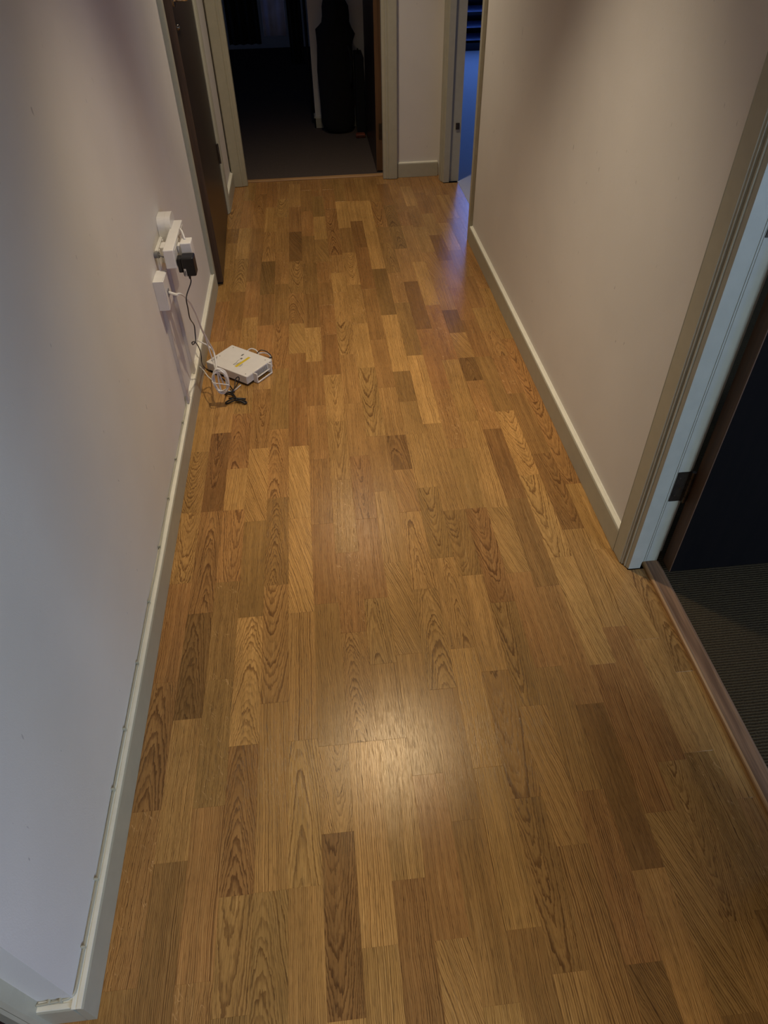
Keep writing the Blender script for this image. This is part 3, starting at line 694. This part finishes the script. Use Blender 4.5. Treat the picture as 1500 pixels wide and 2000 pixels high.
rk = thing('black_lead_behind', 'thin black lead arching over the white leads behind the router', 'cable', (-.26, 2.56, 0))
b = MB(); b.tube(fl([(502, 690, .02), (509, 684, .035), (519, 686, .03), (528, 693, .015), (530, 698, .006)]), .0019, 8, 5); b.cyl(onZ(530, 698, .006), onZ(526, 700, .012), .004); part(b, 'cable', M['black'], rk, smooth=True)

# ------------------------------------------------------------------ things in the dark room
bg = thing('black_bag', 'tall black shrouded bag with a lumpy hooded top against the wall', 'bag', (.205, 5.77, 0))
bm = bmesh.new(); rings = []
prof = [(0, .075, .06, .215), (.008, .095, .08, .215), (.025, .112, .092, .213), (.07, .124, .098, .211), (.2, .127, .1, .211), (.4, .127, .1, .210), (.55, .126, .1, .210), (.61, .123, .1, .211), (.645, .112, .098, .215), (.68, .096, .094, .222), (.72, .092, .09, .224), (.77, .091, .088, .222), (.81, .076, .08, .218), (.832, .05, .055, .212), (.842, .012, .02, .21)]
for z, rx, ry, cx in prof:
    ring = []
    for k in range(28):
        a = 2 * math.pi * k / 28; nz = noise.noise(Vector((math.cos(a) * 1.3, math.sin(a) * 1.3, z * 6))) * .012 + noise.noise(Vector((math.cos(a) * 4, math.sin(a) * 4, z * 14))) * .004
        ex_ = .022 * max(0, math.cos(a)) * math.exp(-((z - .60) / .035) ** 2) + .020 * max(0, -math.cos(a)) * math.exp(-((z - .645) / .022) ** 2)
        ring.append(bm.verts.new((cx + (rx + nz + ex_) * math.cos(a), 5.775 + (ry + nz) * math.sin(a), z + .004)))
    rings.append(ring)
for i in range(len(rings) - 1):
    for k in range(28): bm.faces.new((rings[i][k], rings[i][(k + 1) % 28], rings[i + 1][(k + 1) % 28], rings[i + 1][k]))
bm.faces.new(rings[0][::-1]); bm.faces.new(rings[-1])
q = MB(); q.bm.free(); q.bm = bm; part(q, 'cover', M['blackm'], bg, smooth=True)
q = MB(); q.tube([(.30, 5.685, .56), (.315, 5.672, .50), (.318, 5.668, .42), (.31, 5.675, .34)], .009, 8); part(q, 'strap', M['blackm'], bg, smooth=True)
cs = thing('dark_case', 'low black case standing between the tall bag and the open far door', 'case', (.36, 5.80, 0))
b = MB(); b.box(.346, .4045, 5.64, 5.885, .004, .50, .006, 2); part(b, 'body', M['blackm'], cs)
b = MB(); b.tube([(.372, 5.76, .50), (.374, 5.765, .518), (.374, 5.815, .518), (.372, 5.82, .50)], .005, 8); part(b, 'handle', M['blackm'], cs, smooth=True)
og = thing('orange_pouch', 'small dull orange pouch on the carpet beside the tall black bag', 'pouch', (.35, 5.62, 0))
b = MB(); vs = b.box(.325, .395, 5.565, 5.625, .004, .030, .010, 3); part(b, 'body', M['orange'], og, smooth='auto')
b = MB(); b.box(.332, .388, 5.563, 5.5655, .018, .021); part(b, 'zip', M['blackm'], og)
rk_ = thing('clothes_rail', 'slim black clothes rail with hanging clothes in the dark room', 'clothes rail', (-.2, 6.3, 0))
b = MB(); b.cyl((-.62, 6.25, 1.56), (.02, 6.25, 1.56), .011); part(b, 'rail', M['black'], rk_)
for x in (-.62, .02):
    b = MB(); b.cyl((x, 6.25, .03), (x, 6.25, 1.57), .011); b.cyl((x, 6.02, .02), (x, 6.48, .02), .011); part(b, 'upright', M['black'], rk_)
def cloth(name, x0, x1, z0, z1, y, mat, n=36, amp=.012, freq=5):
    bm = bmesh.new(); rows = []
    for j in range(7):
        z = z0 + (z1 - z0) * j / 6
        rows.append([[bm.verts.new((x0 + (x1 - x0) * i / n, y + s_ * .004 + amp * math.sin(i * freq * 6.28 / n + j * .25) + .01 * noise.noise(Vector((i * .2, j * .5, x0))), z)) for i in range(n + 1)] for s_ in (-1, 1)])
    for j in range(6):
        for s_ in (0, 1):
            for i in range(n):
                f = (rows[j][s_][i], rows[j][s_][i + 1], rows[j + 1][s_][i + 1], rows[j + 1][s_][i]); bm.faces.new(f if s_ == 0 else f[::-1])
        for i in (0, n): bm.faces.new((rows[j][0][i], rows[j + 1][0][i], rows[j + 1][1][i], rows[j][1][i]))
    for i in range(n):
        for j in (0, 6): bm.faces.new((rows[j][0][i], rows[j][1][i], rows[j][1][i + 1], rows[j][0][i + 1]))
    q = MB(); q.bm.free(); q.bm = bm; o = q.build(name, mat, None, smooth=True); return o
tag(cloth('towel', -.295, -.125, .545, 1.55, 6.25, M['blue'], 28, .0025, 2), 'pale blue towel hanging on the clothes rail', 'towel')
tag(cloth('dark_coat', -.11, -.005, .36, 1.54, 6.25, M['blackm'], 30, .02, 3), 'long dark coat hanging beside the pale blue towel', 'coat')
tag(cloth('dark_garment', -.56, -.32, .5, 1.54, 6.25, M['blackm'], 30, .02, 4), 'dark garment hanging left of the pale blue towel', 'garment')
